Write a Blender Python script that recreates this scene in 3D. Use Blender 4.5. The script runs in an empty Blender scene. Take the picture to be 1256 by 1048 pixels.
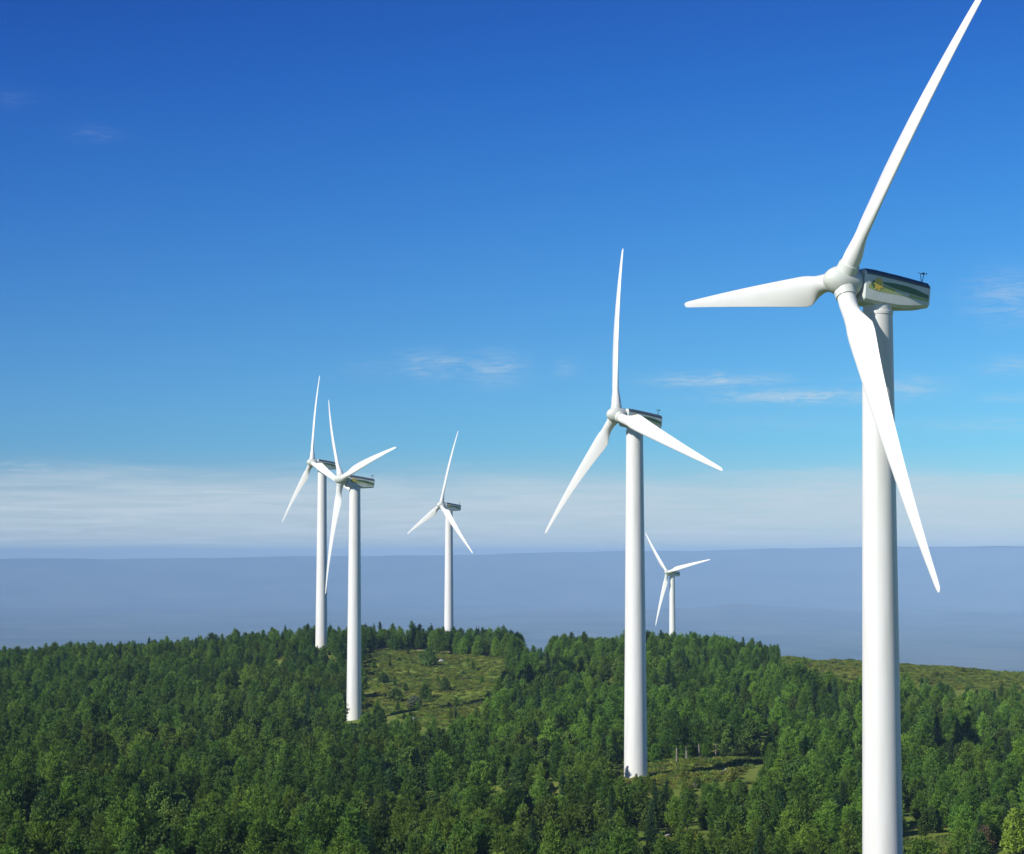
import bpy, bmesh, math, random
import numpy as np
from mathutils import Vector, Matrix, Euler

random.seed(11)
rng = np.random.default_rng(11)
scene = bpy.context.scene
COL = scene.collection
PI = math.pi
VALLEY = -520.0
CAMZ = 40.0                      # camera height; every height below is metres relative to the eye, then lifted
F_PX, CX, CY, HORIZON = 2680.0, 628.0, 524.0, 680.0
PITCH = math.atan((HORIZON - CY) / F_PX)
CP, SP = math.cos(PITCH), math.sin(PITCH)

# ------------------------------------------------------------------ helpers
def tag(o, label=None, cat=None, group=None, kind=None):
    if label: o['label'] = label
    if cat: o['category'] = cat
    if group: o['group'] = group
    if kind: o['kind'] = kind
    return o

def empty(name, loc, rz=0.0, scale=1.0):
    o = bpy.data.objects.new(name, None)
    COL.objects.link(o)
    o.location = loc
    o.rotation_euler = (0, 0, rz)
    o.scale = (scale, scale, scale)
    o.empty_display_size = 0.3
    return o

def link_mesh(name, me, parent=None):
    o = bpy.data.objects.new(name, me)
    COL.objects.link(o)
    if parent is not None:
        o.parent = parent
    return o

def mesh_from(name, verts, faces, mats, smooth=False, mat_idx=None):
    me = bpy.data.meshes.new(name)
    me.from_pydata([tuple(map(float, v)) for v in verts], [], [tuple(int(i) for i in f) for f in faces])
    for m in (mats if isinstance(mats, (list, tuple)) else [mats]):
        me.materials.append(m)
    if mat_idx is not None:
        me.polygons.foreach_set('material_index', np.asarray(mat_idx, dtype=np.int32))
    if smooth:
        me.polygons.foreach_set('use_smooth', np.ones(len(me.polygons), dtype=bool))
    me.update()
    return me

def fix_normals(me):
    bm = bmesh.new(); bm.from_mesh(me)
    bmesh.ops.recalc_face_normals(bm, faces=bm.faces)
    bm.to_mesh(me); bm.free()

def lathe(profile, seg=48, axis='z', cap=True):
    """profile: list of (r, h)."""
    vs, fs = [], []
    for r, h in profile:
        for k in range(seg):
            a = 2 * PI * k / seg
            c, s = r * math.cos(a), r * math.sin(a)
            vs.append((c, s, h) if axis == 'z' else (h, c, s))
    for i in range(len(profile) - 1):
        for k in range(seg):
            a, b = i * seg + k, i * seg + (k + 1) % seg
            fs.append((a, b, b + seg, a + seg))
    if cap:
        fs.append(tuple(range(seg - 1, -1, -1)))
        n = (len(profile) - 1) * seg
        fs.append(tuple(range(n, n + seg)))
    return vs, fs

def tube(p0, p1, r0, r1, seg=7):
    p0, p1 = Vector(p0), Vector(p1)
    d = (p1 - p0).normalized()
    u = d.orthogonal().normalized(); w = d.cross(u)
    vs = []
    for p, r in ((p0, r0), (p1, r1)):
        for k in range(seg):
            a = 2 * PI * k / seg
            vs.append(p + u * (r * math.cos(a)) + w * (r * math.sin(a)))
    fs = [(k, (k + 1) % seg, (k + 1) % seg + seg, k + seg) for k in range(seg)]
    fs += [tuple(range(seg - 1, -1, -1)), tuple(range(seg, 2 * seg))]
    return vs, fs

def join(parts):
    V, Fa = [], []
    for vs, fs in parts:
        n = len(V)
        V += list(vs)
        Fa += [tuple(i + n for i in f) for f in fs]
    return V, Fa

# ------------------------------------------------------------------ node helpers
def new_mat(name):
    m = bpy.data.materials.new(name)
    m.use_nodes = True
    nt = m.node_tree
    nt.nodes.clear()
    return m, nt, nt.nodes.new('ShaderNodeOutputMaterial')

def N(nt, typ, **kw):
    n = nt.nodes.new(typ)
    for k, v in kw.items():
        setattr(n, k, v)
    return n

def setin(n, **kw):
    for k, v in kw.items():
        n.inputs[k.replace('_', ' ')].default_value = v
    return n

def math_n(nt, op, a, b=None, c=None, clamp=False):
    n = nt.nodes.new('ShaderNodeMath'); n.operation = op; n.use_clamp = clamp
    for i, v in enumerate((a, b, c)):
        if v is None: continue
        if isinstance(v, (int, float)): n.inputs[i].default_value = v
        else: nt.links.new(v, n.inputs[i])
    return n.outputs[0]

def mix_col(nt, fac, a, b, blend='MIX'):
    n = nt.nodes.new('ShaderNodeMix'); n.data_type = 'RGBA'; n.blend_type = blend
    for s, v in ((0, fac), (6, a), (7, b)):
        if isinstance(v, (int, float)): n.inputs[s].default_value = v
        elif isinstance(v, tuple): n.inputs[s].default_value = (*v, 1.0)
        else: nt.links.new(v, n.inputs[s])
    return n.outputs[2]

def noise(nt, vec, scale, detail=3.0, rough=0.55, dist=0.0):
    n = N(nt, 'ShaderNodeTexNoise')
    n.inputs['Scale'].default_value = scale
    n.inputs['Detail'].default_value = detail
    n.inputs['Roughness'].default_value = rough
    n.inputs['Distortion'].default_value = dist
    if vec is not None: nt.links.new(vec, n.inputs['Vector'])
    return n.outputs['Fac']

def sstep(nt, x, lo, hi):
    n = nt.nodes.new('ShaderNodeMapRange'); n.interpolation_type = 'SMOOTHSTEP'
    nt.links.new(x, n.inputs[0])
    n.inputs[1].default_value = lo; n.inputs[2].default_value = hi
    n.inputs[3].default_value = 0.0; n.inputs[4].default_value = 1.0
    return n.outputs[0]

# ------------------------------------------------------------------ materials
def paint_material(name, col, rough=0.45, dirt=0.08, scale=(0.6, 0.6, 0.05)):
    m, nt, out = new_mat(name)
    b = N(nt, 'ShaderNodeBsdfPrincipled')
    tc = N(nt, 'ShaderNodeTexCoord')
    mp = N(nt, 'ShaderNodeMapping'); mp.inputs['Scale'].default_value = scale
    nt.links.new(tc.outputs['Object'], mp.inputs[0])
    n1 = noise(nt, mp.outputs[0], 1.7, 5, 0.6)
    f = sstep(nt, n1, 0.35, 0.75)
    dark = tuple(c * (1 - dirt) * k for c, k in zip(col, (0.99, 0.985, 0.95)))
    c = mix_col(nt, f, tuple(col), dark)
    nt.links.new(c, b.inputs['Base Color'])
    r = math_n(nt, 'MULTIPLY_ADD', n1, 0.2, rough - 0.1)
    nt.links.new(r, b.inputs['Roughness'])
    nt.links.new(b.outputs[0], out.inputs[0])
    return m

M_TOWER = paint_material('white_tower_paint', (0.82, 0.81, 0.745), 0.45, 0.14)
M_BLADE = paint_material('white_blade_gelcoat', (0.83, 0.825, 0.77), 0.35, 0.06, (0.3, 0.3, 0.1))
M_NAC = paint_material('pale_grey_nacelle', (0.70, 0.74, 0.66), 0.4, 0.12, (0.4, 0.4, 0.4))
M_ROOF = paint_material('dark_grey_roof_cover', (0.09, 0.115, 0.14), 0.4, 0.15, (0.5, 0.5, 0.5))
M_NOSE = paint_material('white_nacelle_front', (0.72, 0.73, 0.68), 0.4, 0.10, (0.5, 0.5, 0.5))
M_HUB = paint_material('white_hub_shell', (0.70, 0.72, 0.64), 0.38, 0.10, (0.5, 0.5, 0.5))
M_YELLOW = paint_material('yellow_emblem_paint', (0.80, 0.56, 0.08), 0.4, 0.05)
M_GREEN = paint_material('green_swoosh_paint', (0.09, 0.18, 0.07), 0.4, 0.05)
M_LIME = paint_material('lime_swoosh_paint', (0.42, 0.50, 0.16), 0.4, 0.05)
M_METAL = paint_material('dark_metal', (0.05, 0.05, 0.055), 0.5, 0.1)

def foliage_material(name, base, alt, yellow, transl=0.25):
    m, nt, out = new_mat(name)
    oi = N(nt, 'ShaderNodeObjectInfo')
    geo = N(nt, 'ShaderNodeNewGeometry')
    big = noise(nt, geo.outputs['Position'], 0.022, 2, 0.5)
    fine = noise(nt, geo.outputs['Position'], 1.3, 2, 0.6)
    c = mix_col(nt, oi.outputs['Random'], tuple(base), tuple(alt))
    c = mix_col(nt, math_n(nt, 'MULTIPLY', sstep(nt, big, 0.45, 0.72), 0.55), c, tuple(yellow))
    r2 = math_n(nt, 'FRACT', math_n(nt, 'MULTIPLY', oi.outputs['Random'], 17.31))
    v = math_n(nt, 'MULTIPLY_ADD', r2, 0.75, 0.58)
    v = math_n(nt, 'MULTIPLY', v, math_n(nt, 'MULTIPLY_ADD', fine, 0.7, 0.65))
    h = N(nt, 'ShaderNodeHueSaturation')
    nt.links.new(v, h.inputs['Value']); nt.links.new(c, h.inputs['Color'])
    b = N(nt, 'ShaderNodeBsdfPrincipled')
    b.inputs['Roughness'].default_value = 0.6
    b.inputs['Specular IOR Level'].default_value = 0.12
    nt.links.new(h.outputs[0], b.inputs['Base Color'])
    t = N(nt, 'ShaderNodeBsdfTranslucent')
    nt.links.new(h.outputs[0], t.inputs['Color'])
    mx = N(nt, 'ShaderNodeMixShader'); mx.inputs[0].default_value = transl
    nt.links.new(b.outputs[0], mx.inputs[1]); nt.links.new(t.outputs[0], mx.inputs[2])
    nt.links.new(mx.outputs[0], out.inputs[0])
    return m

M_PINE = foliage_material('pine_needles', (0.055, 0.132, 0.020), (0.145, 0.255, 0.030), (0.200, 0.270, 0.031))
M_YOUNG = foliage_material('young_pine_needles', (0.085, 0.195, 0.024), (0.180, 0.325, 0.036), (0.220, 0.330, 0.034), 0.3)
M_LEAF = foliage_material('broadleaf_leaves', (0.056, 0.118, 0.026), (0.120, 0.205, 0.034), (0.180, 0.230, 0.036))
M_DARK = foliage_material('dark_fir_needles', (0.024, 0.066, 0.022), (0.040, 0.095, 0.028), (0.06, 0.11, 0.028), 0.15)
M_BRIGHT = foliage_material('bright_yellow_green_leaves', (0.20, 0.29, 0.03), (0.23, 0.33, 0.04), (0.26, 0.32, 0.05), 0.3)
M_HEATH = foliage_material('heath_leaves', (0.150, 0.220, 0.030), (0.240, 0.270, 0.045), (0.28, 0.275, 0.048), 0.3)
M_BROWN = foliage_material('russet_twigs', (0.085, 0.070, 0.035), (0.12, 0.085, 0.045), (0.12, 0.10, 0.045), 0.1)
M_GREYLEAF = foliage_material('grey_green_leaves', (0.13, 0.16, 0.085), (0.17, 0.18, 0.10), (0.17, 0.18, 0.09), 0.2)

def bark_material(name, col):
    m, nt, out = new_mat(name)
    b = N(nt, 'ShaderNodeBsdfPrincipled'); b.inputs['Roughness'].default_value = 0.9
    tc = N(nt, 'ShaderNodeTexCoord')
    mp = N(nt, 'ShaderNodeMapping'); mp.inputs['Scale'].default_value = (6, 6, 1.2)
    nt.links.new(tc.outputs['Object'], mp.inputs[0])
    f = noise(nt, mp.outputs[0], 2.0, 5, 0.65)
    nt.links.new(mix_col(nt, f, tuple(c * 0.45 for c in col), tuple(c * 1.35 for c in col)), b.inputs['Base Color'])
    nt.links.new(b.outputs[0], out.inputs[0])
    return m

M_BARK = bark_material('brown_bark', (0.075, 0.055, 0.040))
M_PALEBARK = bark_material('pale_bark', (0.26, 0.22, 0.17))

def ground_material():
    m, nt, out = new_mat('hill_and_valley_ground')
    geo = N(nt, 'ShaderNodeNewGeometry')
    P = geo.outputs['Position']
    sep = N(nt, 'ShaderNodeSeparateXYZ'); nt.links.new(P, sep.inputs[0])
    a = noise(nt, P, 0.06, 4, 0.6)
    b_ = noise(nt, P, 0.35, 4, 0.65)
    c_ = noise(nt, P, 2.2, 3, 0.7)
    col = mix_col(nt, sstep(nt, a, 0.35, 0.65), (0.130, 0.200, 0.028), (0.220, 0.245, 0.044))
    col = mix_col(nt, math_n(nt, 'MULTIPLY', sstep(nt, b_, 0.50, 0.70), 0.75), col, (0.100, 0.150, 0.026))
    col = mix_col(nt, math_n(nt, 'MULTIPLY', sstep(nt, c_, 0.56, 0.76), 0.65), col, (0.23, 0.21, 0.06))
    d_ = noise(nt, P, 0.16, 3, 0.6, 0.8)
    col = mix_col(nt, math_n(nt, 'MULTIPLY', sstep(nt, d_, 0.60, 0.74), 0.3), col, (0.125, 0.085, 0.036))
    # the valley far below: woods, fields, villages as broad patches
    vo = N(nt, 'ShaderNodeTexVoronoi'); vo.inputs['Scale'].default_value = 0.0016
    nt.links.new(P, vo.inputs['Vector'])
    vsep = N(nt, 'ShaderNodeSeparateColor'); nt.links.new(vo.outputs['Color'], vsep.inputs[0])
    w = noise(nt, P, 0.0011, 5, 0.62)
    v1 = mix_col(nt, sstep(nt, w, 0.40, 0.62), (0.012, 0.026, 0.014), (0.070, 0.085, 0.045))
    v1 = mix_col(nt, math_n(nt, 'MULTIPLY', sstep(nt, vsep.outputs[0], 0.45, 0.9), 0.6), v1, (0.13, 0.13, 0.08))
    w2 = noise(nt, P, 0.0065, 4, 0.65)
    v1 = mix_col(nt, math_n(nt, 'MULTIPLY', sstep(nt, w2, 0.55, 0.70), 0.6), v1, (0.26, 0.245, 0.19))
    fv = sstep(nt, sep.outputs[2], CAMZ - 110.0, CAMZ - 170.0)
    fv2 = math_n(nt, 'SUBTRACT', 1.0, sstep(nt, sep.outputs[2], CAMZ - 170.0, CAMZ - 110.0))
    col = mix_col(nt, fv2, col, v1)
    bs = N(nt, 'ShaderNodeBsdfPrincipled'); bs.inputs['Roughness'].default_value = 0.95
    bs.inputs['Specular IOR Level'].default_value = 0.1
    nt.links.new(col, bs.inputs['Base Color'])
    bp = N(nt, 'ShaderNodeBump'); bp.inputs['Strength'].default_value = 0.6; bp.inputs['Distance'].default_value = 0.25
    nt.links.new(math_n(nt, 'ADD', b_, math_n(nt, 'MULTIPLY', c_, 0.5)), bp.inputs['Height'])
    nt.links.new(bp.outputs[0], bs.inputs['Normal'])
    nt.links.new(bs.outputs[0], out.inputs[0])
    return m
M_GROUND = ground_material()

def plain_noise_mat(name, c1, c2, scale, rough=0.95):
    m, nt, out = new_mat(name)
    geo = N(nt, 'ShaderNodeNewGeometry')
    f = noise(nt, geo.outputs['Position'], scale, 5, 0.62)
    b = N(nt, 'ShaderNodeBsdfPrincipled'); b.inputs['Roughness'].default_value = rough
    b.inputs['Specular IOR Level'].default_value = 0.15
    nt.links.new(mix_col(nt, sstep(nt, f, 0.3, 0.7), c1, c2), b.inputs['Base Color'])
    nt.links.new(b.outputs[0], out.inputs[0])
    return m
M_MOUNT = plain_noise_mat('far_mountain_scrub', (0.010, 0.022, 0.014), (0.11, 0.115, 0.075), 0.0011)
M_TRACK = plain_noise_mat('pale_dirt_track', (0.20, 0.17, 0.10), (0.34, 0.29, 0.20), 0.8)
M_ROCK = plain_noise_mat('pale_granite', (0.30, 0.29, 0.26), (0.50, 0.48, 0.43), 1.6)
M_CONC = plain_noise_mat('weathered_concrete', (0.34, 0.33, 0.30), (0.46, 0.45, 0.41), 1.1)

# ------------------------------------------------------------------ terrain
def X_at(px, Y):                 # world x of a photo column at distance Y (pitch is small)
    return (px - CX) / F_PX * Y * 1.0017

TURB = [  # x, Y, z of the tower top (relative to eye), yaw, first blade angle, tower girth
    (32.935, 196.0, 22.197, 63.3, 32.7, 0.93),
    (21.289, 378.8, 21.817, 59.0, -10.4, 1.0),
    (-40.694, 566.0, 17.137, 64.6, -43.4, 0.97),
    (-64.214, 739.0, 28.709, 58.9, -9.7, 1.0),
    (-25.603, 889.3, 17.671, 57.1, 8.9, 1.0),
    (89.392, 1222.3, -12.298, 48.7, -43.8, 1.0)]

ctl = []
for (x, Y, z, *_r) in TURB:
    ctl.append((x, Y, z - 60.0))
for px, Y, z in [
    (0, 230, -36), (0, 350, -40), (0, 500, -41), (0, 650, -41.5), (0, 760, -40.6),
    (-200, 230, -36), (-200, 500, -42), (-200, 760, -42),
    (200, 230, -36), (200, 350, -41), (200, 500, -42.5), (200, 650, -39.5), (200, 760, -37.2),
    (395, 760, -33.0), (300, 760, -35.0), (434, 230, -37), (434, 350, -42), (434, 450, -43.6),
    (530, 570, -41.5), (530, 650, -38), (530, 740, -33.5), (530, 770, -33.2), (620, 740, -35), (620, 770, -34.5),
    (660, 740, -38.5), (620, 560, -42), (620, 350, -41), (620, 230, -36),
    (700, 400, -40.5), (700, 550, -39), (700, 700, -32.0), (780, 230, -37), (780, 300, -38.4),
    (900, 400, -38.2), (850, 500, -37.5), (850, 600, -34.8), (800, 700, -31.0), (870, 700, -31.5), (930, 690, -34),
    (965, 720, -34.2), (1100, 740, -37.5), (1256, 760, -42.0), (1100, 600, -40.5), (1100, 400, -41), (1256, 600, -43),
    (1256, 400, -41.5), (1256, 230, -37), (1450, 230, -37), (1450, 500, -43), (1450, 760, -44), (1000, 500, -40)]:
    ctl.append((X_at(px, Y), Y, float(z)))
for x in (-330, -170, 0, 170, 330):
    ctl += [(x, 0, -7.0 - abs(x) * 0.03), (x, 120, -25.5 - abs(x) * 0.01), (x, 1000, -56.0), (x, 1260, -76.0), (x, -250, -18.0), (x, 1600, -120.0)]
ctl = np.array(ctl)
_S = 200.0
_A = ctl[:, :2] / _S
_d = np.linalg.norm(_A[:, None] - _A[None], axis=2)
n = len(ctl)
_M = np.zeros((n + 3, n + 3)); _M[:n, :n] = -_d + np.eye(n) * 0.004; _M[:n, n] = 1; _M[:n, n + 1:] = _A; _M[n, :n] = 1; _M[n + 1:, :n] = _A.T
_w = np.linalg.solve(_M, np.concatenate([ctl[:, 2], np.zeros(3)]))

_ph = rng.uniform(0, 2 * PI, (9, 2)); _dir = rng.uniform(0, PI, 9)
_wl = np.array([95, 70, 52, 40, 31, 24, 18, 13, 9.0]); _am = np.array([.5, .45, .4, .3, .25, .2, .14, .1, .07])
def sst(x, a, b):
    t = np.clip((x - a) / (b - a), 0, 1); return t * t * (3 - 2 * t)
def ground_z(x, y):
    x = np.asarray(x, float).ravel(); y = np.asarray(y, float).ravel()
    out = np.zeros(len(x))
    for s in range(0, len(x), 20000):
        xx, yy = x[s:s + 20000], y[s:s + 20000]
        q = np.stack([xx, yy], 1) / _S
        d = np.linalg.norm(q[:, None] - _A[None], axis=2)
        z = -d @ _w[:n] + _w[n] + q @ _w[n + 1:]
        z = np.clip(z, -140, -3)
        for i in range(9):
            z = z + _am[i] * np.sin((xx * np.cos(_dir[i]) + yy * np.sin(_dir[i])) * 2 * PI / _wl[i] + _ph[i, 0]) \
                * np.cos((-xx * np.sin(_dir[i]) + yy * np.cos(_dir[i])) * 2 * PI / (_wl[i] * 1.4) + _ph[i, 1])
        r = np.hypot(xx, yy - 450.0)
        val = VALLEY + 12.0 * np.sin(xx / 910.0 + 1.0) * np.cos(yy / 1230.0) + 5.0 * np.sin(xx / 240.0) * np.sin(yy / 310.0 + 2)
        k = sst(r, 850.0, 3600.0)
        out[s:s + 20000] = z * (1 - k) + val * k
    return out
def gz(x, y):
    return float(ground_z([x], [y])[0]) + CAMZ

def graded(lo, a, b, hi, step):
    mid = list(np.arange(a, b + 0.1, step))
    left, right = [], []
    v, s = a, step
    while v > lo:
        s *= 1.16; v -= s; left.append(max(v, lo))
    v, s = b, step
    while v < hi:
        s *= 1.16; v += s; right.append(min(v, hi))
    return np.array(left[::-1] + mid + right)
xs = graded(-29600, -330, 330, 29600, 4.0)
ys = graded(-29600, 140, 1010, 29600, 4.0)
GX, GY = np.meshgrid(xs, ys)
GZ = ground_z(GX, GY) + CAMZ
nx, ny = len(xs), len(ys)
idx = np.arange(nx * ny).reshape(ny, nx)
quads = np.stack([idx[:-1, :-1], idx[:-1, 1:], idx[1:, 1:], idx[1:, :-1]], -1).reshape(-1, 4)
me = mesh_from('ground', np.stack([GX.ravel(), GY.ravel(), GZ], 1), quads, M_GROUND, smooth=True)
ground = link_mesh('ground', me)
tag(ground, 'grassy heath hilltop dropping away to the hazy valley plain', 'ground', kind='structure')

# ------------------------------------------------------------------ far mountains and a low nearer rise
def ring_range(name, r0, r1, r2, top_fn, label, seg_front=900, seg_rest=500):
    th = np.concatenate([np.linspace(-0.45, 0.45, seg_front, endpoint=False), np.linspace(0.45, 2 * PI - 0.45, seg_rest, endpoint=False)])
    prof = np.linspace(0, 1, 14)
    V = []
    for t in th:
        top = top_fn(t)
        for u in prof:
            r = r0 + (r1 - r0) * u
            rel = 0.06 * math.sin(t * 61 + 3 * u) * math.sin(PI * u) + 0.05 * math.sin(t * 143 + 5 * u + 1) * math.sin(PI * u)
            z = VALLEY - 14.0 + (top - VALLEY + 14.0) * min(1.0, (u ** 1.25) + rel * (1 - u))
            V.append((r * math.sin(t), r * math.cos(t), z + CAMZ))
        V.append((r2 * math.sin(t), r2 * math.cos(t), VALLEY - 14.0 + CAMZ))
    k = len(prof) + 1; m = len(th)
    Fa = [(i * k + j, i * k + j + 1, ((i + 1) % m) * k + j + 1, ((i + 1) % m) * k + j) for i in range(m) for j in range(k - 1)]
    me = mesh_from(name, V, Fa, M_MOUNT, smooth=True)
    fix_normals(me)
    o = link_mesh(name, me)
    return tag(o, label, 'mountains', kind='structure')

R_M = 26600.0
_sil = np.array([(-400, 686), (0, 685.5), (150, 685.0), (300, 684), (450, 682), (600, 680), (700, 677.5), (850, 675.5), (950, 673), (1100, 671.5), (1256, 670), (1600, 668)], float)
def mount_top(t):
    tt = (t + PI) % (2 * PI) - PI
    px = CX + F_PX * math.tan(max(-0.5, min(0.5, tt)))
    y = np.interp(px, _sil[:, 0], _sil[:, 1])
    w = 0.45 * math.sin(tt * 47) + 0.3 * math.sin(tt * 118 + 1) + 0.2 * math.sin(tt * 260 + 2)
    return (HORIZON - y + w) / F_PX * R_M
ring_range('mountains', 22400.0, R_M, 29000.0, mount_top, 'long level mountain ridge along the horizon, blue with haze')
def rise_top(t):
    tt = (t + PI) % (2 * PI) - PI
    px = CX + F_PX * math.tan(max(-0.5, min(0.5, tt)))
    y = np.interp(px, [-400, 0, 350, 560, 620, 760, 900, 1020, 1130, 1256, 1600], [775, 772, 768, 757, 752, 749, 741, 747, 752, 749, 757])
    w = 1.0 * math.sin(tt * 70) + 0.7 * math.sin(tt * 190 + 1)
    return max(VALLEY, (HORIZON - y + w) / F_PX * 18400.0)
ring_range('low_hills', 14500.0, 18400.0, 21000.0, rise_top, 'low dim hills in the valley below the mountain ridge', 500, 300)

# ------------------------------------------------------------------ wind turbines
R_ROTOR, TILT, BEND, OVER, HUBH = 30.95, 0.1027, 2.14, 3.806, 1.794

tw = []
for z, r in ((-3.0, 2.03), (0.0, 2.03)):
    tw.append((r, z))
def tr(z): return 2.03 + (1.46 - 2.03) * z / 60.0
for zj in (12.0, 24.0, 36.0, 48.0):
    tw += [(tr(zj), zj)]
tw += [(tr(59.3), 59.3), (1.52, 59.35), (1.52, 59.62), (1.40, 59.66), (1.40, 60.2)]
v, f_ = lathe(tw, 64)
ME_TOWER = mesh_from('tower', v, f_, M_TOWER, smooth=True)
for p in ME_TOWER.polygons:
    if len(p.vertices) > 4: p.use_smooth = False
try:
    ME_TOWER.set_sharp_from_angle(angle=math.radians(40))
except Exception:
    pass

# nacelle: lofted sections along x (upwind +), relative to the rotor axis
def sect(x, top, bot, w, ch_t, ch_b):
    h = w / 2
    return [(x, -h, bot + ch_b), (x, -h, top - ch_t * 0.9), (x, -h + ch_t, top), (x, h - ch_t, top), (x, h, top - ch_t * 0.9), (x, h, bot + ch_b), (x, h - ch_b, bot), (x, -h + ch_b, bot)]
secs = [sect(2.30, 1.18, -1.55, 2.5, 0.28, 0.22), sect(2.18, 1.30, -1.66, 2.72, 0.36, 0.25), sect(1.2, 1.34, -1.74, 2.76, 0.40, 0.26),
        sect(-1.5, 1.24, -1.72, 2.76, 0.40, 0.26), sect(-2.6, 1.18, -1.62, 2.74, 0.40, 0.28), sect(-4.85, 1.04, -1.24, 2.62, 0.36, 0.26), sect(-4.98, 0.96, -1.14, 2.46, 0.30, 0.22)]
V = [p for s in secs for p in s]; Fa = []; MI = []
for i in range(len(secs) - 1):
    for k in range(8):
        a, b = i * 8 + k, i * 8 + (k + 1) % 8
        Fa.append((a, b, b + 8, a + 8)); MI.append(0)
Fa.append(tuple(range(7, -1, -1))); MI.append(1)
Fa.append(tuple(range((len(secs) - 1) * 8, len(secs) * 8))); MI.append(0)
ME_NAC = mesh_from('nacelle', V, Fa, [M_NAC, M_NOSE], mat_idx=MI)
fix_normals(ME_NAC)
# roof cover: a thin shell following the top and its chamfers, 2 cm proud
def roofsec(s, e=0.02):
    (x, y1, z1), (_, y2, z2) = s[1], s[2]
    (_, y3, z3), (_, y4, z4) = s[3], s[4]
    return [(x, y1 - e, z1 - .16), (x, y1 - e, z1), (x, y2, z2 + e), (x, y3, z3 + e), (x, y4 + e, z4), (x, y4 + e, z4 - .16)]
def roof_mesh():
    rs = [roofsec(s) for s in secs[1:-1]]
    inn = [[(x, y * 0.985, z - 0.03) for x, y, z in s] for s in rs]
    V = [p for s in rs for p in s] + [p for s in inn for p in s]; off = len(rs) * 6
    Fa = []
    for i in range(len(rs) - 1):
        for k in range(5):
            a = i * 6 + k
            Fa.append((a, a + 1, a + 7, a + 6)); Fa.append((off + a, off + a + 6, off + a + 7, off + a + 1))
        for k in (0, 5):
            a = i * 6 + k; Fa.append((a, a + 6, off + a + 6, off + a))
    for i in (0, len(rs) - 1):
        for k in range(5):
            a = i * 6 + k; Fa.append((a, a + 1, off + a + 1, off + a))
    me = mesh_from('roof_cover', V, Fa, M_ROOF); fix_normals(me); return me
ME_ROOF = roof_mesh()

def side_y(x):
    return np.interp(x, [-4.85, -2.6, 1.2, 2.18], [1.31, 1.37, 1.38, 1.36])
def slab_on_side(outline, name, mat, lift, sgn, thick=0.012):
    """outline in (x, z) on the nacelle side, extruded outwards."""
    V = [(x, sgn * (side_y(x) + lift), z) for x, z in outline] + [(x, sgn * (side_y(x) + lift + thick), z) for x, z in outline]
    m = len(outline)
    Fa = [tuple(range(m - 1, -1, -1)), tuple(range(m, 2 * m))] + [(i, (i + 1) % m, (i + 1) % m + m, i + m) for i in range(m)]
    me = mesh_from(name, V, Fa, mat); fix_normals(me); return me
def swoosh(p):                       # list of (x, z_low, z_high)
    return [(x, lo) for x, lo, hi in p] + [(x, hi) for x, lo, hi in p[::-1]]
SW_GREEN = swoosh([(0.75, 0.34, 0.36), (0.1, 0.10, 0.33), (-0.9, -0.08, 0.38), (-2.1, -0.22, 0.36), (-3.3, -0.33, 0.22), (-4.75, -0.44, -0.10)])
SW_LIME = swoosh([(1.9, -0.44, -0.10), (1.2, -0.58, -0.18), (0.2, -0.62, 0.05), (-0.9, -0.60, -0.13), (-2.1, -0.62, -0.28), (-3.3, -0.66, -0.39), (-4.75, -0.72, -0.50)])
def flower(cx, cz, r0, r1, petals, m=80):
    return [(cx + (r0 + (r1 - r0) * abs(math.cos(petals * a / 2)) ** 1.5) * math.cos(a) * 0.85, cz + (r0 + (r1 - r0) * abs(math.cos(petals * a / 2)) ** 1.5) * math.sin(a)) for a in np.linspace(0, 2 * PI, m, endpoint=False)]
EMB_Y = flower(0.85, 0.06, 0.40, 0.62, 7)
EMB_G = flower(1.38, -0.02, 0.22, 0.36, 4)
LOGO = []
for sgn in (1, -1):
    LOGO += [slab_on_side(SW_LIME, 'swoosh', M_LIME, 0.002, sgn), slab_on_side(SW_GREEN, 'swoosh', M_GREEN, 0.006, sgn),
             slab_on_side(EMB_G, 'emblem_leaf', M_GREEN, 0.010, sgn), slab_on_side(EMB_Y, 'emblem', M_YELLOW, 0.014, sgn, 0.016)]

def mast_mesh(dx, dy, name, cups):
    base = (-4.45, dy, 1.0)
    top = (-4.45 - dx, dy, 1.95)
    parts = [tube(base, top, .035, .028, 8)]
    if cups:
        for k in range(3):
            a = 2 * PI * k / 3
            e = (top[0] + .22 * math.cos(a), top[1] + .22 * math.sin(a), top[2])
            parts.append(tube(top, e, .014, .014, 6)); parts.append(tube((e[0], e[1], e[2] - .06), (e[0], e[1], e[2] + .06), .03, .075, 8))
    else:
        parts.append(tube((top[0] - .35, top[1], top[2]), (top[0] + .30, top[1], top[2]), .02, .03, 6))
        parts.append(([(top[0] - .45, top[1] - .012, top[2] - .12), (top[0] - .2, top[1] - .012, top[2] - .05), (top[0] - .2, top[1] - .012, top[2] + .05), (top[0] - .45, top[1] - .012, top[2] + .16),
                       (top[0] - .45, top[1] + .012, top[2] - .12), (top[0] - .2, top[1] + .012, top[2] - .05), (top[0] - .2, top[1] + .012, top[2] + .05), (top[0] - .45, top[1] + .012, top[2] + .16)],
                      [(3, 2, 1, 0), (4, 5, 6, 7), (0, 1, 5, 4), (1, 2, 6, 5), (2, 3, 7, 6), (3, 0, 4, 7)]))
    v, f_ = join(parts)
    me = mesh_from(name, v, f_, M_METAL); fix_normals(me); return me
ME_VANE = mast_mesh(-0.20, 0.55, 'wind_vane', False)
ME_ANEMO = mast_mesh(0.22, 0.55, 'anemometer', True)

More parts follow.
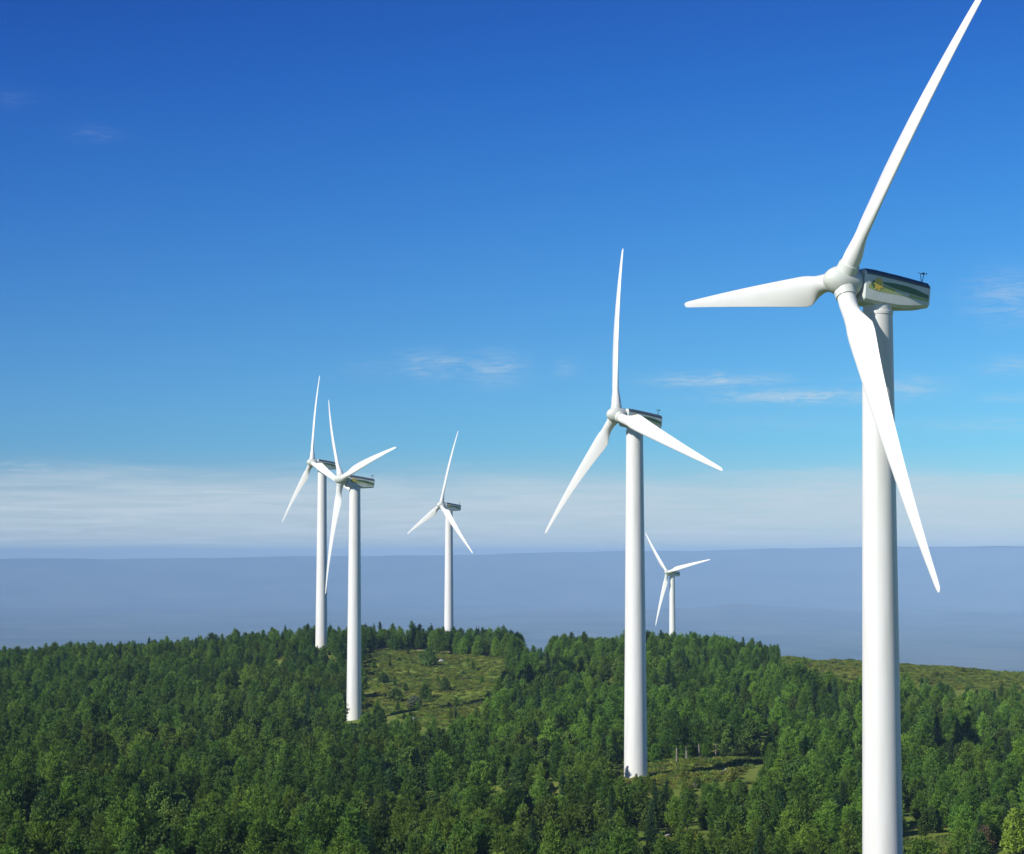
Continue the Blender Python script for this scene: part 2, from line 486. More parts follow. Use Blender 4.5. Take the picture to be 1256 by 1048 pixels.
prof = [(0.0, 1.95), (0.25, 1.90), (0.58, 1.70), (0.92, 1.35), (1.18, 0.92), (1.34, 0.40), (1.38, -0.10), (1.36, -0.75), (1.30, -1.15), (1.22, -1.32), (0.95, -1.34), (0.95, -1.62)]
v, f_ = lathe(prof[1:], 40, 'x')
hubparts = [(v, f_)]
for k in range(3):                  # blade sockets on the hub
    a = -2 * PI * k / 3
    d = Vector((0, -math.sin(a), math.cos(a)))
    hubparts.append(tube(d * 0.9, d * 1.72, 1.0, 0.93, 32))
v, f_ = join(hubparts)
ME_HUB = mesh_from('hub', v, f_, M_HUB, smooth=True)
fix_normals(ME_HUB)
try: ME_HUB.set_sharp_from_angle(angle=math.radians(45))
except Exception: pass

def blade_mesh():
    st = [1.62, 1.7, 2.0, 2.6, 3.3, 4.0, 4.7, 5.4, 6.2, 7.2, 8.6, 10.5, 13, 15.5, 18, 20.5, 23, 25.5, 27.5, 29, 30, 30.6, 30.88, 30.95]
    m = 28
    V, Fa = [], []
    for r in st:
        t = r / R_ROTOR
        chord = float(np.interp(r, [1.6, 2.8, 4.2, 5.4, 6.4, 8, 30, 30.6, 30.95], [1.66, 1.66, 2.25, 2.78, 2.86, 2.68, 0.62, 0.5, 0.16]))
        blend = float(sst(np.array([r]), 2.3, 5.6)[0])
        thick = chord * float(np.interp(r, [5, 9, 15, 31], [0.34, 0.24, 0.19, 0.14]))
        tw_ = math.radians(float(np.interp(r, [1.6, 6, 10, 16, 24, 31], [18, 17, 11, 6.5, 3.5, 1.5])))
        bend = -BEND * t * t
        for k in range(m):
            a = 2 * PI * k / m
            # circle
            c_y, c_x = 0.83 * math.cos(a), 0.83 * math.sin(a)
            # aerofoil: cos(a)=1 leading edge (+y), -1 trailing edge
            s = (1 - math.cos(a)) / 2
            yt = thick * 1.35 * (2.969 * math.sqrt(max(s, 0)) - 1.26 * s - 3.516 * s ** 2 + 2.843 * s ** 3 - 1.015 * s ** 4) / 2.0 * (1 if a <= PI else -1) * (0.85 if a <= PI else 0.62)
            a_y, a_x = chord * (0.30 - s), yt + chord * 0.02 * math.sin(PI * s)
            y = c_y * (1 - blend) + a_y * blend
            x = c_x * (1 - blend) + a_x * blend
            X = x * math.cos(tw_) + y * math.sin(tw_)
            Yy = -x * math.sin(tw_) + y * math.cos(tw_)
            V.append((X + bend, Yy, r))
    for i in range(len(st) - 1):
        for k in range(m):
            a, b = i * m + k, i * m + (k + 1) % m
            Fa.append((a, b, b + m, a + m))
    Fa.append(tuple(range(m - 1, -1, -1))); Fa.append(tuple(range((len(st) - 1) * m, len(st) * m)))
    me = mesh_from('blade', V, Fa, M_BLADE, smooth=True)
    fix_normals(me)
    return me
ME_BLADE = blade_mesh()
TL = ['tallest white wind turbine, its tower running off the bottom of the photo',
      'white wind turbine standing on the yellowish clearing, one blade pointing straight up',
      'white wind turbine standing in dense trees, one blade aimed up and right',
      'white wind turbine rising close behind the left side of another turbine',
      'small white wind turbine behind the tree row above the grassy clearing',
      'smallest white wind turbine, half hidden behind the hilltop trees']
RY = Matrix.Rotation(-TILT, 4, 'Y')
for i, (x, Y, zt, yaw, th, girth) in enumerate(TURB):
    a = math.radians(yaw)
    root = empty('wind_turbine', (x, Y, zt - 60.0 + CAMZ), math.atan2(-math.cos(a), -math.sin(a)))
    tag(root, TL[i], 'wind turbine', 'wind turbines on the hill')
    t = link_mesh('tower', ME_TOWER, root); t.scale = (girth, girth, 1)
    base = Matrix.Translation((0, 0, 60 + HUBH)) @ RY
    nac = link_mesh('nacelle', ME_NAC, root); nac.matrix_local = base
    link_mesh('roof_cover', ME_ROOF, nac)
    for m_ in LOGO: link_mesh(m_.name.split('.')[0], m_, nac)
    link_mesh('wind_vane', ME_VANE, nac); link_mesh('anemometer', ME_ANEMO, nac)
    hub = link_mesh('hub', ME_HUB, root); hub.matrix_local = base @ Matrix.Translation((OVER, 0, 0)) @ Matrix.Rotation(-math.radians(th), 4, 'X')
    for k in range(3):
        b = link_mesh('blade', ME_BLADE, root)
        b.matrix_local = base @ Matrix.Translation((OVER, 0, 0)) @ Matrix.Rotation(-math.radians(th) - k * 2 * PI / 3, 4, 'X')

# ------------------------------------------------------------------ plants
def tri_cloud(centres, dirs, size, width, g):
    """one pointed leaf spray (a folded kite of two triangles) per centre."""
    nn = len(centres)
    d = dirs / np.linalg.norm(dirs, axis=1, keepdims=True)
    r = g.normal(size=(nn, 3)); s = np.cross(d, r); s /= np.linalg.norm(s, axis=1, keepdims=True)
    u = np.cross(s, d)
    L = size * g.uniform(.7, 1.3, (nn, 1)); W = width * g.uniform(.7, 1.3, (nn, 1))
    a = centres - d * L * .5; b = centres + s * W * .5 + u * W * .15; c = centres + d * L * .5; e = centres - s * W * .5 + u * W * .15
    V = np.stack([a, b, c, e], 1).reshape(-1, 3)
    i = np.arange(nn) * 4
    Fa = np.concatenate([np.stack([i, i + 1, i + 2], 1), np.stack([i, i + 2, i + 3], 1)])
    return V, Fa

def fast_mesh(name, V, T, mat):
    me = bpy.data.meshes.new(name)
    me.vertices.add(len(V)); me.vertices.foreach_set('co', np.asarray(V, np.float32).ravel())
    nf = len(T)
    me.loops.add(nf * 3); me.loops.foreach_set('vertex_index', np.asarray(T, np.int32).ravel())
    me.polygons.add(nf)
    me.polygons.foreach_set('loop_start', np.arange(0, nf * 3, 3, dtype=np.int32))
    me.polygons.foreach_set('loop_total', np.full(nf, 3, np.int32))
    me.materials.append(mat)
    me.update(calc_edges=True)
    return me

def conifer(seed, H, R, low, bend, mat, fullness=1.0, spread=0.28, leaf=(.42, .125)):
    g = np.random.default_rng(seed)
    C, D, limbs = [], [], []
    zc = low * H
    lvl = 0
    lean = g.normal(0, .03, 2) * H
    while zc < H * 0.97:
        t = (zc / H - low) / (1 - low)
        prof = R * (min(1.0, (t + .10) / .26) ** .7) * (1 - t) ** bend + .12
        k = max(3, int(round((7.5 - 3.5 * t) * fullness)))
        a0 = g.uniform(0, 2 * PI)
        for j in range(k):
            az = a0 + 2 * PI * j / k + g.normal(0, .22)
            L = prof * g.uniform(.65, 1.18)
            rise = L * g.uniform(.18, .55)
            cx_, cy_ = lean * (zc / H) ** 2
            p0 = np.array([cx_, cy_, zc]); p1 = np.array([cx_ + L * math.cos(az), cy_ + L * math.sin(az), zc + rise])
            if L > .5 and lvl % 2 == 0: limbs.append((p0, p0 + (p1 - p0) * .8))
            nc = max(2, int(L / .30))
            for q in range(nc):
                s = (q + .8) / nc
                c = p0 + (p1 - p0) * s
                m = int(8.5 * fullness) + 2
                C.append(c + g.normal(0, spread * .55, (m, 3)))
                d = g.normal(0, .55, (m, 3)) + np.array([math.cos(az) * .7, math.sin(az) * .7, .75]); D.append(d)
        zc += H * .047 * g.uniform(.8, 1.2); lvl += 1
    top = np.array([lean[0], lean[1], H])
    C.append(top + g.normal(0, .10, (16, 3)) * np.array([1, 1, 2.6])); D.append(g.normal(0, .35, (16, 3)) + np.array([0, 0, 1.0]))
    C, D = np.concatenate(C), np.concatenate(D)
    V, T = tri_cloud(C, D, leaf[0], leaf[1], g)
    crown = fast_mesh('crown', V, T, mat)
    parts = [tube((0, 0, -.6), (lean[0] * .2, lean[1] * .2, H * .45), .022 * H, .014 * H, 8), tube((lean[0] * .2, lean[1] * .2, H * .45), (lean[0], lean[1], H * .97), .014 * H, .003 * H, 6)]
    for p0, p1 in limbs: parts.append(tube(p0, p1, .035, .012, 4))
    return crown, parts

def broadleaf(seed, H, R, low, mat, lobes=11, leaf=(.42, .26), dens=230):
    g = np.random.default_rng(seed)
    C, D, parts = [], [], []
    parts.append(tube((0, 0, -.6), (0, 0, H * .42), .026 * H, .018 * H, 8))
    for j in range(lobes):
        t = (j + .5) / lobes
        az = j * 2.399 + g.normal(0, .3)
        zc = H * (low + (.92 - low) * t)
        rr = R * (1 - abs(2 * t - .75) ** 2 * .55) * g.uniform(.35, .75) * (1 - .5 * t)
        c = np.array([rr * math.cos(az), rr * math.sin(az), zc])
        s = R * g.uniform(.42, .66) * (1 - .35 * t)
        m = int(dens * g.uniform(.7, 1.2))
        d = g.normal(size=(m, 3)); d /= np.linalg.norm(d, axis=1, keepdims=True)
        rad = s * g.uniform(.55, 1.12, (m, 1)) * (1 + .18 * np.sin(d[:, :1] * 7 + j) * np.sin(d[:, 1:2] * 6 + 2 * j))
        C.append(c + d * rad * np.array([1, 1, .92])); D.append(d * .5 + g.normal(0, .6, (m, 3)) + np.array([0, 0, .25]))
        parts.append(tube((0, 0, H * (.18 + .3 * t)), c, .009 * H, .003 * H, 5))
    V, T = tri_cloud(np.concatenate(C), np.concatenate(D), leaf[0], leaf[1], g)
    return fast_mesh('crown', V, T, mat), parts

def trunk_mesh(parts, mat):
    v, f_ = join(parts)
    return mesh_from('trunk', v, f_, mat)

KINDS = {}      # name -> list of (crown mesh, trunk mesh)
def add_kind(key, lst): KINDS[key] = lst
def mk(pair, bark): return pair[0], trunk_mesh(pair[1], bark)
add_kind('pine', [mk(conifer(100 + i, H, R, low, bd, M_PINE, fu), M_BARK) for i, (H, R, low, bd, fu) in enumerate(
    [(7.4, 2.2, .06, .62, 1.0), (6.7, 2.1, .05, .55, 1.05), (8.2, 2.1, .10, .68, 1.0), (5.8, 2.2, .04, .50, 1.1), (7.7, 1.9, .08, .58, 1.0), (7.0, 2.5, .10, .50, 1.0)])])
add_kind('young', [mk(conifer(150 + i, H, R, low, bd, M_YOUNG, fu), M_BARK) for i, (H, R, low, bd, fu) in enumerate(
    [(7.0, 2.1, .07, .56, 1.0), (6.3, 2.0, .05, .50, 1.05), (7.6, 2.1, .12, .60, 1.0), (5.6, 2.0, .05, .46, 1.1)])])
add_kind('leafy', [mk(broadleaf(200 + i, H, R, low, M_LEAF, lb), M_BARK) for i, (H, R, low, lb) in enumerate(
    [(5.8, 2.2, .18, 12), (6.6, 2.0, .20, 12), (4.9, 2.1, .14, 10), (6.2, 1.7, .16, 11)])])
add_kind('fir', [mk(conifer(300 + i, H, R, .05, bd, M_DARK, 1.0), M_BARK) for i, (H, R, bd) in enumerate([(8.6, 1.5, .95), (9.4, 1.7, .88), (7.4, 1.35, .9)])])
add_kind('tall', [mk(conifer(400 + i, H, R, low, .60, M_PINE, 1.0), M_PALEBARK) for i, (H, R, low) in enumerate([(9.2, 1.8, .36), (8.6, 1.7, .40), (9.8, 1.7, .33)])])
add_kind('bush', [mk(broadleaf(500 + i, H, R, .10, m_, 8, (.30, .20), 200), M_BARK) for i, (H, R, m_) in enumerate([(2.3, 1.5, M_LEAF), (2.8, 1.5, M_LEAF), (2.0, 1.4, M_GREYLEAF), (1.9, 1.3, M_HEATH)])])
add_kind('bright', [mk(broadleaf(600, 5.4, 2.3, .12, M_BRIGHT, 13), M_BARK)])
add_kind('russet', [mk(broadleaf(610, 3.4, 1.5, .15, M_BROWN, 8, (.34, .10), 150), M_BARK)])

def place_tree(name, key, i, x, y, scale, rz, label, cat, group=None, zoff=0.0):
    cm, tm = KINDS[key][i % len(KINDS[key])]
    r = empty(name, (x, y, gz(x, y) + zoff), rz, scale)
    tag(r, label, cat, group)
    c = link_mesh('crown', cm, r)
    t = link_mesh('trunk', tm, r)
    return r

def to_px(x, y, z):              # z relative to the eye
    d = y * CP + z * SP
    return CX + F_PX * x / d, CY - F_PX * (-y * SP + z * CP) / d

def at_ground(px, py, near=150.0, far=900.0):
    """first point of the hill along the sight line through a photo pixel."""
    u, v = (px - CX) / F_PX, (CY - py) / F_PX
    dx, dy, dz = u, CP - v * SP, SP + v * CP
    t = np.arange(near, far, 0.5)
    X, Y, Z = dx / dy * t, t, dz / dy * t
    hit = np.nonzero(Z <= ground_z(X, Y))[0]
    k = hit[0] if len(hit) else len(t) - 1
    return float(X[k]), float(Y[k])

# --- clearings, outlined on the ground
CLEAR_PX = (
    [(447, 800), (520, 799), (632, 807), (618, 832), (608, 856), (590, 872), (560, 890), (520, 894), (470, 874), (446, 876)],
    [(738, 952), (800, 938), (935, 930), (965, 938), (900, 956), (840, 965), (800, 970), (758, 968)],
    [(958, 800), (1000, 803), (1100, 812), (1190, 815), (1262, 828), (1262, 850), (1180, 847), (1100, 846), (1010, 836), (962, 826)],
    [(596, 985), (640, 985), (650, 1012), (598, 1012)], [(492, 985), (535, 985), (540, 1004), (490, 1004)],
    [(800, 1022), (850, 1022), (862, 1075), (795, 1075)],
    [(1108, 1030), (1170, 1030), (1180, 1090), (1090, 1090)], [(700, 838), (768, 826), (768, 835), (700, 846)],
    [(920, 907), (975, 910), (978, 922), (918, 920)], [(1176, 922), (1230, 922), (1232, 933), (1176, 933)])
CLEAR = [[at_ground(*p) for p in poly] for poly in CLEAR_PX]
def inside(poly, X, Y):
    res = np.zeros(len(X), bool)
    m = len(poly)
    for i in range(m):
        (x1, y1), (x2, y2) = poly[i], poly[(i + 1) % m]
        c = (y1 > Y) != (y2 > Y)
        with np.errstate(divide='ignore', invalid='ignore'):
            xi = (x2 - x1) * (Y - y1) / (y2 - y1) + x1
        res ^= c & (X < xi)
    return res

# --- forest layout: jittered grid
SPC = 4.7
gy = np.arange(165, 905, SPC); pts = []
for y in gy:
    hw = y * 0.25 + 22
    xx = np.arange(-hw, hw, SPC)
    pts.append(np.stack([xx + rng.uniform(-.48, .48, len(xx)) * SPC, np.full(len(xx), y) + rng.uniform(-.48, .48, len(xx)) * SPC], 1))
pts = np.concatenate(pts)
z = ground_z(pts[:, 0], pts[:, 1])
PXs, PYs = to_px(pts[:, 0], pts[:, 1], z)
keep = np.ones(len(pts), bool)
in0 = inside(CLEAR[0], pts[:, 0], pts[:, 1]) & (rng.uniform(size=len(pts)) < .16)
for poly in CLEAR: keep &= ~inside(poly, pts[:, 0], pts[:, 1]) | in0
for x, Y, *_r in TURB:
    keep &= np.hypot(pts[:, 0] - x, pts[:, 1] - Y) > 5.0
# the dip between the two hilltop woods, and the bare ridge beyond the right clearing
keep &= ~((PXs > 955) & (pts[:, 1] > 690))
mid_x, mid_y = to_px(pts[:, 0], pts[:, 1], z + 4.2)
for ci in (0, 2):
    MP = np.array(CLEAR_PX[ci], float)
    keep &= ~inside([tuple(p) for p in MP], mid_x, mid_y) | in0
tip_y = to_px(pts[:, 0], pts[:, 1], z + 8.0)[1]
keep &= ~((np.abs(PXs - 658) < 18) & (tip_y < 788))
cap = np.where(in0, rng.uniform(.24, .46, len(pts)), 9.0)               # trees before the tower feet and the clearing stay low
def low_before(x0, x1, dn, df, limit):
    k = (PXs > x0) & (PXs < x1) & (pts[:, 1] > dn) & (pts[:, 1] < df)
    cap[k] = np.minimum(cap[k], (PYs[k] - limit) * pts[k, 1] / F_PX / 8.0)
low_before(422, 444, 455, 567, 884); low_before(384, 406, 600, 740, 790)
low_before(750, 800, 290, 374, 950); low_before(800, 905, 290, 378, 957); low_before(905, 940, 290, 390, 948)
low_before(1205, 1300, 150, at_ground(1246, 1046)[1] + 1.5, 1060)
gap = np.sin(pts[:, 0] / 11.0 + 2) * np.cos(pts[:, 1] / 14.0) + .7 * np.sin(pts[:, 0] / 5.3 + pts[:, 1] / 7.1)
keep &= (gap < 1.02)
keep &= rng.uniform(size=len(pts)) > 0.06
pts, z, PXs, PYs, cap = pts[keep], z[keep], PXs[keep], PYs[keep], cap[keep]
order = np.argsort(pts[:, 1])
pts, z, PXs, PYs, cap = pts[order], z[order], PXs[order], PYs[order], cap[order]
npt = len(pts)
# species: woods are mostly young pine; more leafy scrub towards the front and in patches
patch = np.sin(pts[:, 0] / 23 + 1) * np.cos(pts[:, 1] / 31) + .5 * np.sin(pts[:, 0] / 9 + pts[:, 1] / 13)
u = rng.uniform(size=npt)
species = np.full(npt, 0)
species[(u < .20 + .22 * (patch > .3) + .05 * (pts[:, 1] < 340) - .14 * (pts[:, 1] > 560))] = 1
lighter = (PXs > 560) & (pts[:, 1] > 395 - 110 * (PXs > 960)) & (rng.uniform(size=npt) < .78)
species[lighter & (species == 0)] = 3
species[u > .945] = 2
scale = rng.uniform(.66, 1.10, npt) * np.where(rng.uniform(size=npt) < .16, 1.22, 1.0) * (1 + .14 * np.sin(pts[:, 0] / 17 + 3) * np.cos(pts[:, 1] / 23 + 1))
scale[species == 2] *= .86
scale = np.where(pts[:, 1] > 620, np.minimum(scale, rng.uniform(.86, 1.06, npt)) * .96, scale)
scale *= np.where(pts[:, 1] > 600, np.interp(PXs, [870, 960], [1.0, .60]), 1.0)
scale *= np.where((pts[:, 1] > 735) & (PXs > 440) & (PXs < 645), 1.14, 1.0)
scale *= np.interp(pts[:, 1], [200, 330, 600, 760], [.84, .90, 1.0, 1.08])
scale = np.minimum(scale, cap * rng.uniform(.8, 1.0, npt))
alive = scale > .22
pts, z, PXs, PYs, species, scale = pts[alive], z[alive], PXs[alive], PYs[alive], species[alive], scale[alive]
npt = len(pts)
rotz = rng.uniform(0, 2 * PI, npt)
var = rng.integers(0, 12, npt)
SKEY = ['pine', 'leafy', 'fir', 'young']

# --- the individual trees: the nearest the frame shows
def zone(px):
    for lim, txt in ((150, 'at the bottom left corner'), (330, 'at bottom left, clear of the corner'), (500, 'below the tower standing in dense trees'),
                     (690, 'at bottom middle, left of the clearing'), (900, 'below the tower on the clearing'), (1058, 'just left of the tallest tower'), (9999, 'right of the tallest tower')):
        if px < lim: return txt
SPEC = {0: ('pine_tree', 'young green pine tree'), 1: ('leafy_tree', 'rounded green leafy tree'), 2: ('fir_tree', 'dark pointed fir tree'), 3: ('pine_tree', 'light green young pine')}
top_py = to_px(pts[:, 0], pts[:, 1], z + 6.5 * scale)[1]
seen = (PXs > -12) & (PXs < 1268) & (top_py < 1040)
N_IND = 280
ind = np.nonzero(seen)[0][:N_IND]
is_ind = np.zeros(npt, bool); is_ind[ind] = True
y_mid = np.median(pts[ind, 1])
for i in ind:
    nm, txt = SPEC[int(species[i])]
    row = 'in the front row' if pts[i, 1] < y_mid else 'behind the front row'
    zn = zone(PXs[i])
    place_tree(nm, SKEY[species[i]], int(var[i]), pts[i, 0], pts[i, 1], float(scale[i]), float(rotz[i]),
               '%s %s %s' % (txt, row, zn), 'tree', '%ss %s %s' % (txt, row, zn))

# --- single plants that stand out
def special(name, key, i, px, py, scale, label, cat='tree', group=None):
    x, y = at_ground(px, py)
    return place_tree(name, key, i, x, y, scale, random.uniform(0, 6.28), label, cat, group)
special('leafy_tree', 'bright', 0, 1246, 1046, 1.0, 'bright yellow-green bushy tree in the bottom right corner of the photo')
special('shrub', 'russet', 0, 1208, 1046, 1.0, 'russet brown twiggy shrub beside the bright yellow-green tree', 'shrub')
for k, (px, py, i) in enumerate([(815, 934, 0), (830, 936, 1), (842, 934, 2), (858, 932, 0), (878, 930, 1), (800, 933, 2)]):
    special('pine_tree', 'tall', i, px, py, random.uniform(.9, 1.05), 'pine with a bare pale trunk behind the clearing around the second largest tower', 'tree', 'pale trunked pines behind the clearing')
for k, (px, py, key, i, s, lab) in enumerate([
    (527, 818, 'bush', 1, 2.1, 'tall rounded green shrub at the top of the grassy clearing under the dirt track'),
    (485, 862, 'bush', 0, 1.7, 'dark green round shrub at the lower left of the grassy clearing'),
    (508, 868, 'bush', 2, 1.5, 'grey-green round shrub low in the grassy clearing'),
    (522, 858, 'bush', 1, 1.5, 'mid green shrub in the middle of the lower grassy clearing'),
    (546, 848, 'bush', 1, 1.3, 'small green shrub alone right of the middle of the grassy clearing'),
    (470, 838, 'bush', 0, 1.3, 'low dark shrub nearest the tower in the grassy clearing'),
    (897, 962, 'bush', 3, 1.3, 'olive heath shrub at the right end of the yellowish clearing')]):
    special('shrub', key, i, px, py, s, lab, 'shrub')
for k in range(15):
    px, py = random.uniform(448, 618), random.uniform(803, 884)
    x, y = at_ground(px, py)
    if not inside(CLEAR[0], np.array([x]), np.array([y]))[0]: continue
    place_tree('shrub', 'bush', random.choice((0, 1, 2, 3, 3)), x, y, random.uniform(.3, .7), random.uniform(0, 6), 'low heath shrub scattered over the grassy clearing on the hillside', 'shrub', 'low shrubs on the grassy clearing')
for k in range(26):
    px, py = random.uniform(965, 1256), random.uniform(812, 846)
    x, y = at_ground(px, py)
    place_tree('shrub', 'bush', random.choice((0, 1, 3, 3)), x, y, random.uniform(.4, .95), random.uniform(0, 6), 'low heath shrub on the bare ridge at the right of the photo', 'shrub', 'low shrubs on the bare ridge')
for k in range(14):
    px, py = random.uniform(745, 950), random.uniform(948, 976)
    x, y = at_ground(px, py)
    if math.hypot(x - TURB[1][0], y - TURB[1][1]) < 4.5 or px < 800: continue
    place_tree('shrub', 'bush', random.choice((3, 3, 0, 2)), x, y, random.uniform(.3, .7), random.uniform(0, 6), 'small olive shrub on the yellowish clearing at the foot of the tower', 'shrub', 'small shrubs at the foot of the second largest tower')

# --- boulders
def boulder_mesh(seed):
    bm = bmesh.new(); bmesh.ops.create_icosphere(bm, subdivisions=3, radius=1.0)
    r = random.Random(seed); o = Vector((r.uniform(0, 9), r.uniform(0, 9), r.uniform(0, 9)))
    from mathutils import noise as mn
    for v in bm.verts:
        v.co *= 1 + .35 * mn.noise(v.co * 1.1 + o) + .12 * mn.noise(v.co * 3.1 + o)
        v.co.z *= .65
    me = bpy.data.meshes.new('boulder'); bm.to_mesh(me); bm.free(); me.materials.append(M_ROCK)
    return me
BM = [boulder_mesh(k) for k in range(3)]
for k, (px, py, s, lab) in enumerate([(505, 884, 1.0, 'pale boulder low on the grassy clearing'), (660, 915, .8, 'pale boulder among the trees left of the second largest tower'),
        (806, 1026, .5, 'pale boulder beside the bright grass patch at the bottom'), (818, 1027, .35, 'smaller pale boulder right of another by the bright grass patch'),
        (541, 812, .9, 'pale boulder beside the tall shrub under the dirt track'), (893, 948, .8, 'pale boulder at the right of the yellowish clearing')]):
    x, y = at_ground(px, py)
    o = link_mesh('boulder', BM[k % 3]); o.location = (x, y, gz(x, y) + .15); o.scale = (s * 1.3, s, s); o.rotation_euler = (0, 0, k * 1.3)
    tag(o, lab, 'boulder')

# --- dirt track over the clearing, laid on the hill
def ribbon(name, path, width, label, mat=M_TRACK):
    P = [at_ground(*p) for p in path]
    D = []
    for (x0, y0), (x1, y1) in zip(P[:-1], P[1:]):
        m = max(2, int(math.hypot(x1 - x0, y1 - y0) / 1.0))
        D += [(x0 + (x1 - x0) * k / m, y0 + (y1 - y0) * k / m) for k in range(m)]
    D.append(P[-1])
    D = np.array(D)
    for _ in range(12): D[1:-1] = (D[:-2] + 2 * D[1:-1] + D[2:]) / 4
    T = np.gradient(D, axis=0); T /= np.linalg.norm(T, axis=1, keepdims=True)
    Nn = np.stack([-T[:, 1], T[:, 0]], 1)
    rows = []
    for s in (-1, -.5, 0, .5, 1):
        q = D + Nn * s * width * (.5 + .12 * np.sin(np.arange(len(D)) * .7 + s))[:, None]
        zz = ground_z(q[:, 0], q[:, 1]) + CAMZ + (.10 if abs(s) < 1 else -.05)
        rows.append(np.column_stack([q, zz]))
    V = np.concatenate(rows); L = len(D)
    Fa = [(r * L + k, r * L + k + 1, (r + 1) * L + k + 1, (r + 1) * L + k) for r in range(4) for k in range(L - 1)]
    me = mesh_from(name, V, Fa, mat, smooth=True)
    return tag(link_mesh(name, me), label, 'track', kind='structure')
ribbon('dirt_track', [(440, 799), (480, 797.5), (520, 798.5), (560, 801), (600, 804), (640, 808)], 3.2, 'pale dirt track along the top of the grassy clearing')

# ------------------------------------------------------------------ stuff: the rest of the wood, and the undergrowth
def scatter(name, P, Z, keys, scl, rot, variants, label, cat):
    """one object: points carrying attributes; a node group puts a plant on each."""
    me = bpy.data.meshes.new(name)
    me.from_pydata(np.column_stack([P, Z]).tolist(), [], [])
    a = me.attributes.new('kind_index', 'INT', 'POINT'); a.data.foreach_set('value', np.asarray(keys, np.int32))
    b = me.attributes.new('plant_scale', 'FLOAT', 'POINT'); b.data.foreach_set('value', np.asarray(scl, np.float32))
    c = me.attributes.new('plant_turn', 'FLOAT_VECTOR', 'POINT')
    tilt = rng.normal(0, .035, (len(P), 2))
    c.data.foreach_set('vector', np.column_stack([tilt, rot]).astype(np.float32).ravel())
    o = link_mesh(name, me)
    ng = bpy.data.node_groups.new(name + '_scatter', 'GeometryNodeTree')
    ng.interface.new_socket(name='Geometry', in_out='INPUT', socket_type='NodeSocketGeometry')
    ng.interface.new_socket(name='Geometry', in_out='OUTPUT', socket_type='NodeSocketGeometry')
    gi = ng.nodes.new('NodeGroupInput'); go = ng.nodes.new('NodeGroupOutput')
    def attr(nm, typ):
        q = ng.nodes.new('GeometryNodeInputNamedAttribute'); q.data_type = typ; q.inputs['Name'].default_value = nm
        return q.outputs['Attribute']
    ki, sc, tu = attr('kind_index', 'INT'), attr('plant_scale', 'FLOAT'), attr('plant_turn', 'FLOAT_VECTOR')
    jn = ng.nodes.new('GeometryNodeJoinGeometry')
    for k, objs in enumerate(variants):
        cmp_ = ng.nodes.new('FunctionNodeCompare'); cmp_.data_type = 'INT'; cmp_.operation = 'EQUAL'
        ng.links.new(ki, cmp_.inputs[2]); cmp_.inputs[3].default_value = k
        inst = ng.nodes.new('GeometryNodeInstanceOnPoints')
        ng.links.new(gi.outputs[0], inst.inputs['Points']); ng.links.new(cmp_.outputs[0], inst.inputs['Selection'])
        jj = ng.nodes.new('GeometryNodeJoinGeometry')
        for ob in objs:
            oi = ng.nodes.new('GeometryNodeObjectInfo'); oi.inputs['Object'].default_value = ob
            oi.transform_space = 'ORIGINAL'
            ng.links.new(oi.outputs['Geometry'], jj.inputs[0])
        ng.links.new(jj.outputs[0], inst.inputs['Instance'])
        ng.links.new(tu, inst.inputs['Rotation']); ng.links.new(sc, inst.inputs['Scale'])
        ng.links.new(inst.outputs[0], jn.inputs[0])
    ng.links.new(jn.outputs[0], go.inputs[0])
    mod = o.modifiers.new('scatter', 'NODES'); mod.node_group = ng
    return tag(o, label, cat, kind='stuff')

def holder(me):                     # an unlinked carrier for a plant mesh
    return bpy.data.objects.new('plant_' + me.name, me)
fk, variants = {}, []
for key in SKEY:
    for i, (cm, tm) in enumerate(KINDS[key]):
        fk[(key, i)] = len(variants); variants.append((holder(cm), holder(tm)))
rest = ~is_ind
kidx = np.array([fk[(SKEY[s], int(v_) % len(KINDS[SKEY[s]]))] for s, v_ in zip(species[rest], var[rest])])
scatter('forest', pts[rest], z[rest] + CAMZ, kidx, scale[rest], rotz[rest], variants, 'dense green pine wood covering the hill beyond the nearest trees', 'forest')

def tuft(seed, mat, H, R, m):
    g = np.random.default_rng(seed)
    a = g.uniform(0, 2 * PI, m); r = R * np.sqrt(g.uniform(size=m)); h = H * g.uniform(.1, 1, m) * (1 - .5 * (r / R) ** 2)
    C = np.column_stack([r * np.cos(a), r * np.sin(a), h]); D = np.column_stack([np.cos(a) * .5, np.sin(a) * .5, np.full(m, .8)]) + g.normal(0, .45, (m, 3))
    V, T = tri_cloud(C, D, .30, .09, g)
    return fast_mesh('tuft', V, T, mat)
TUFTS = [(holder(tuft(1, M_HEATH, .45, .8, 150)),), (holder(tuft(2, M_HEATH, .3, .7, 120)),), (holder(tuft(3, M_LEAF, .6, .8, 150)),), (holder(tuft(4, M_BROWN, .4, .6, 110)),), (holder(tuft(5, M_BRIGHT, .35, .7, 120)),)]
up = []
for ci, poly in enumerate(CLEAR):
    A = np.array(poly); lo, hi = A.min(0) - 2, A.max(0) + 2
    area = (hi[0] - lo[0]) * (hi[1] - lo[1])
    q = rng.uniform(lo, hi, (int(area * (.75 if ci in (1, 3, 4, 5, 6) else .5)), 2))
    q = q[inside(poly, q[:, 0], q[:, 1])]
    p_ = [.42, .36, .10, .03, .09] if ci in (0, 2) else [.32, .28, .12, .08, .20]
    up.append(np.column_stack([q, rng.choice(5, len(q), p=p_)]))
wide = rng.integers(0, npt, 6000)
q = pts[wide] + rng.normal(0, 1.7, (6000, 2))
up.append(np.column_stack([q, rng.choice(5, 6000, p=[.25, .2, .45, .1, 0])]))
up = np.concatenate(up)
for x, Y, *_r in TURB:
    up = up[np.hypot(up[:, 0] - x, up[:, 1] - Y) > 3.9]
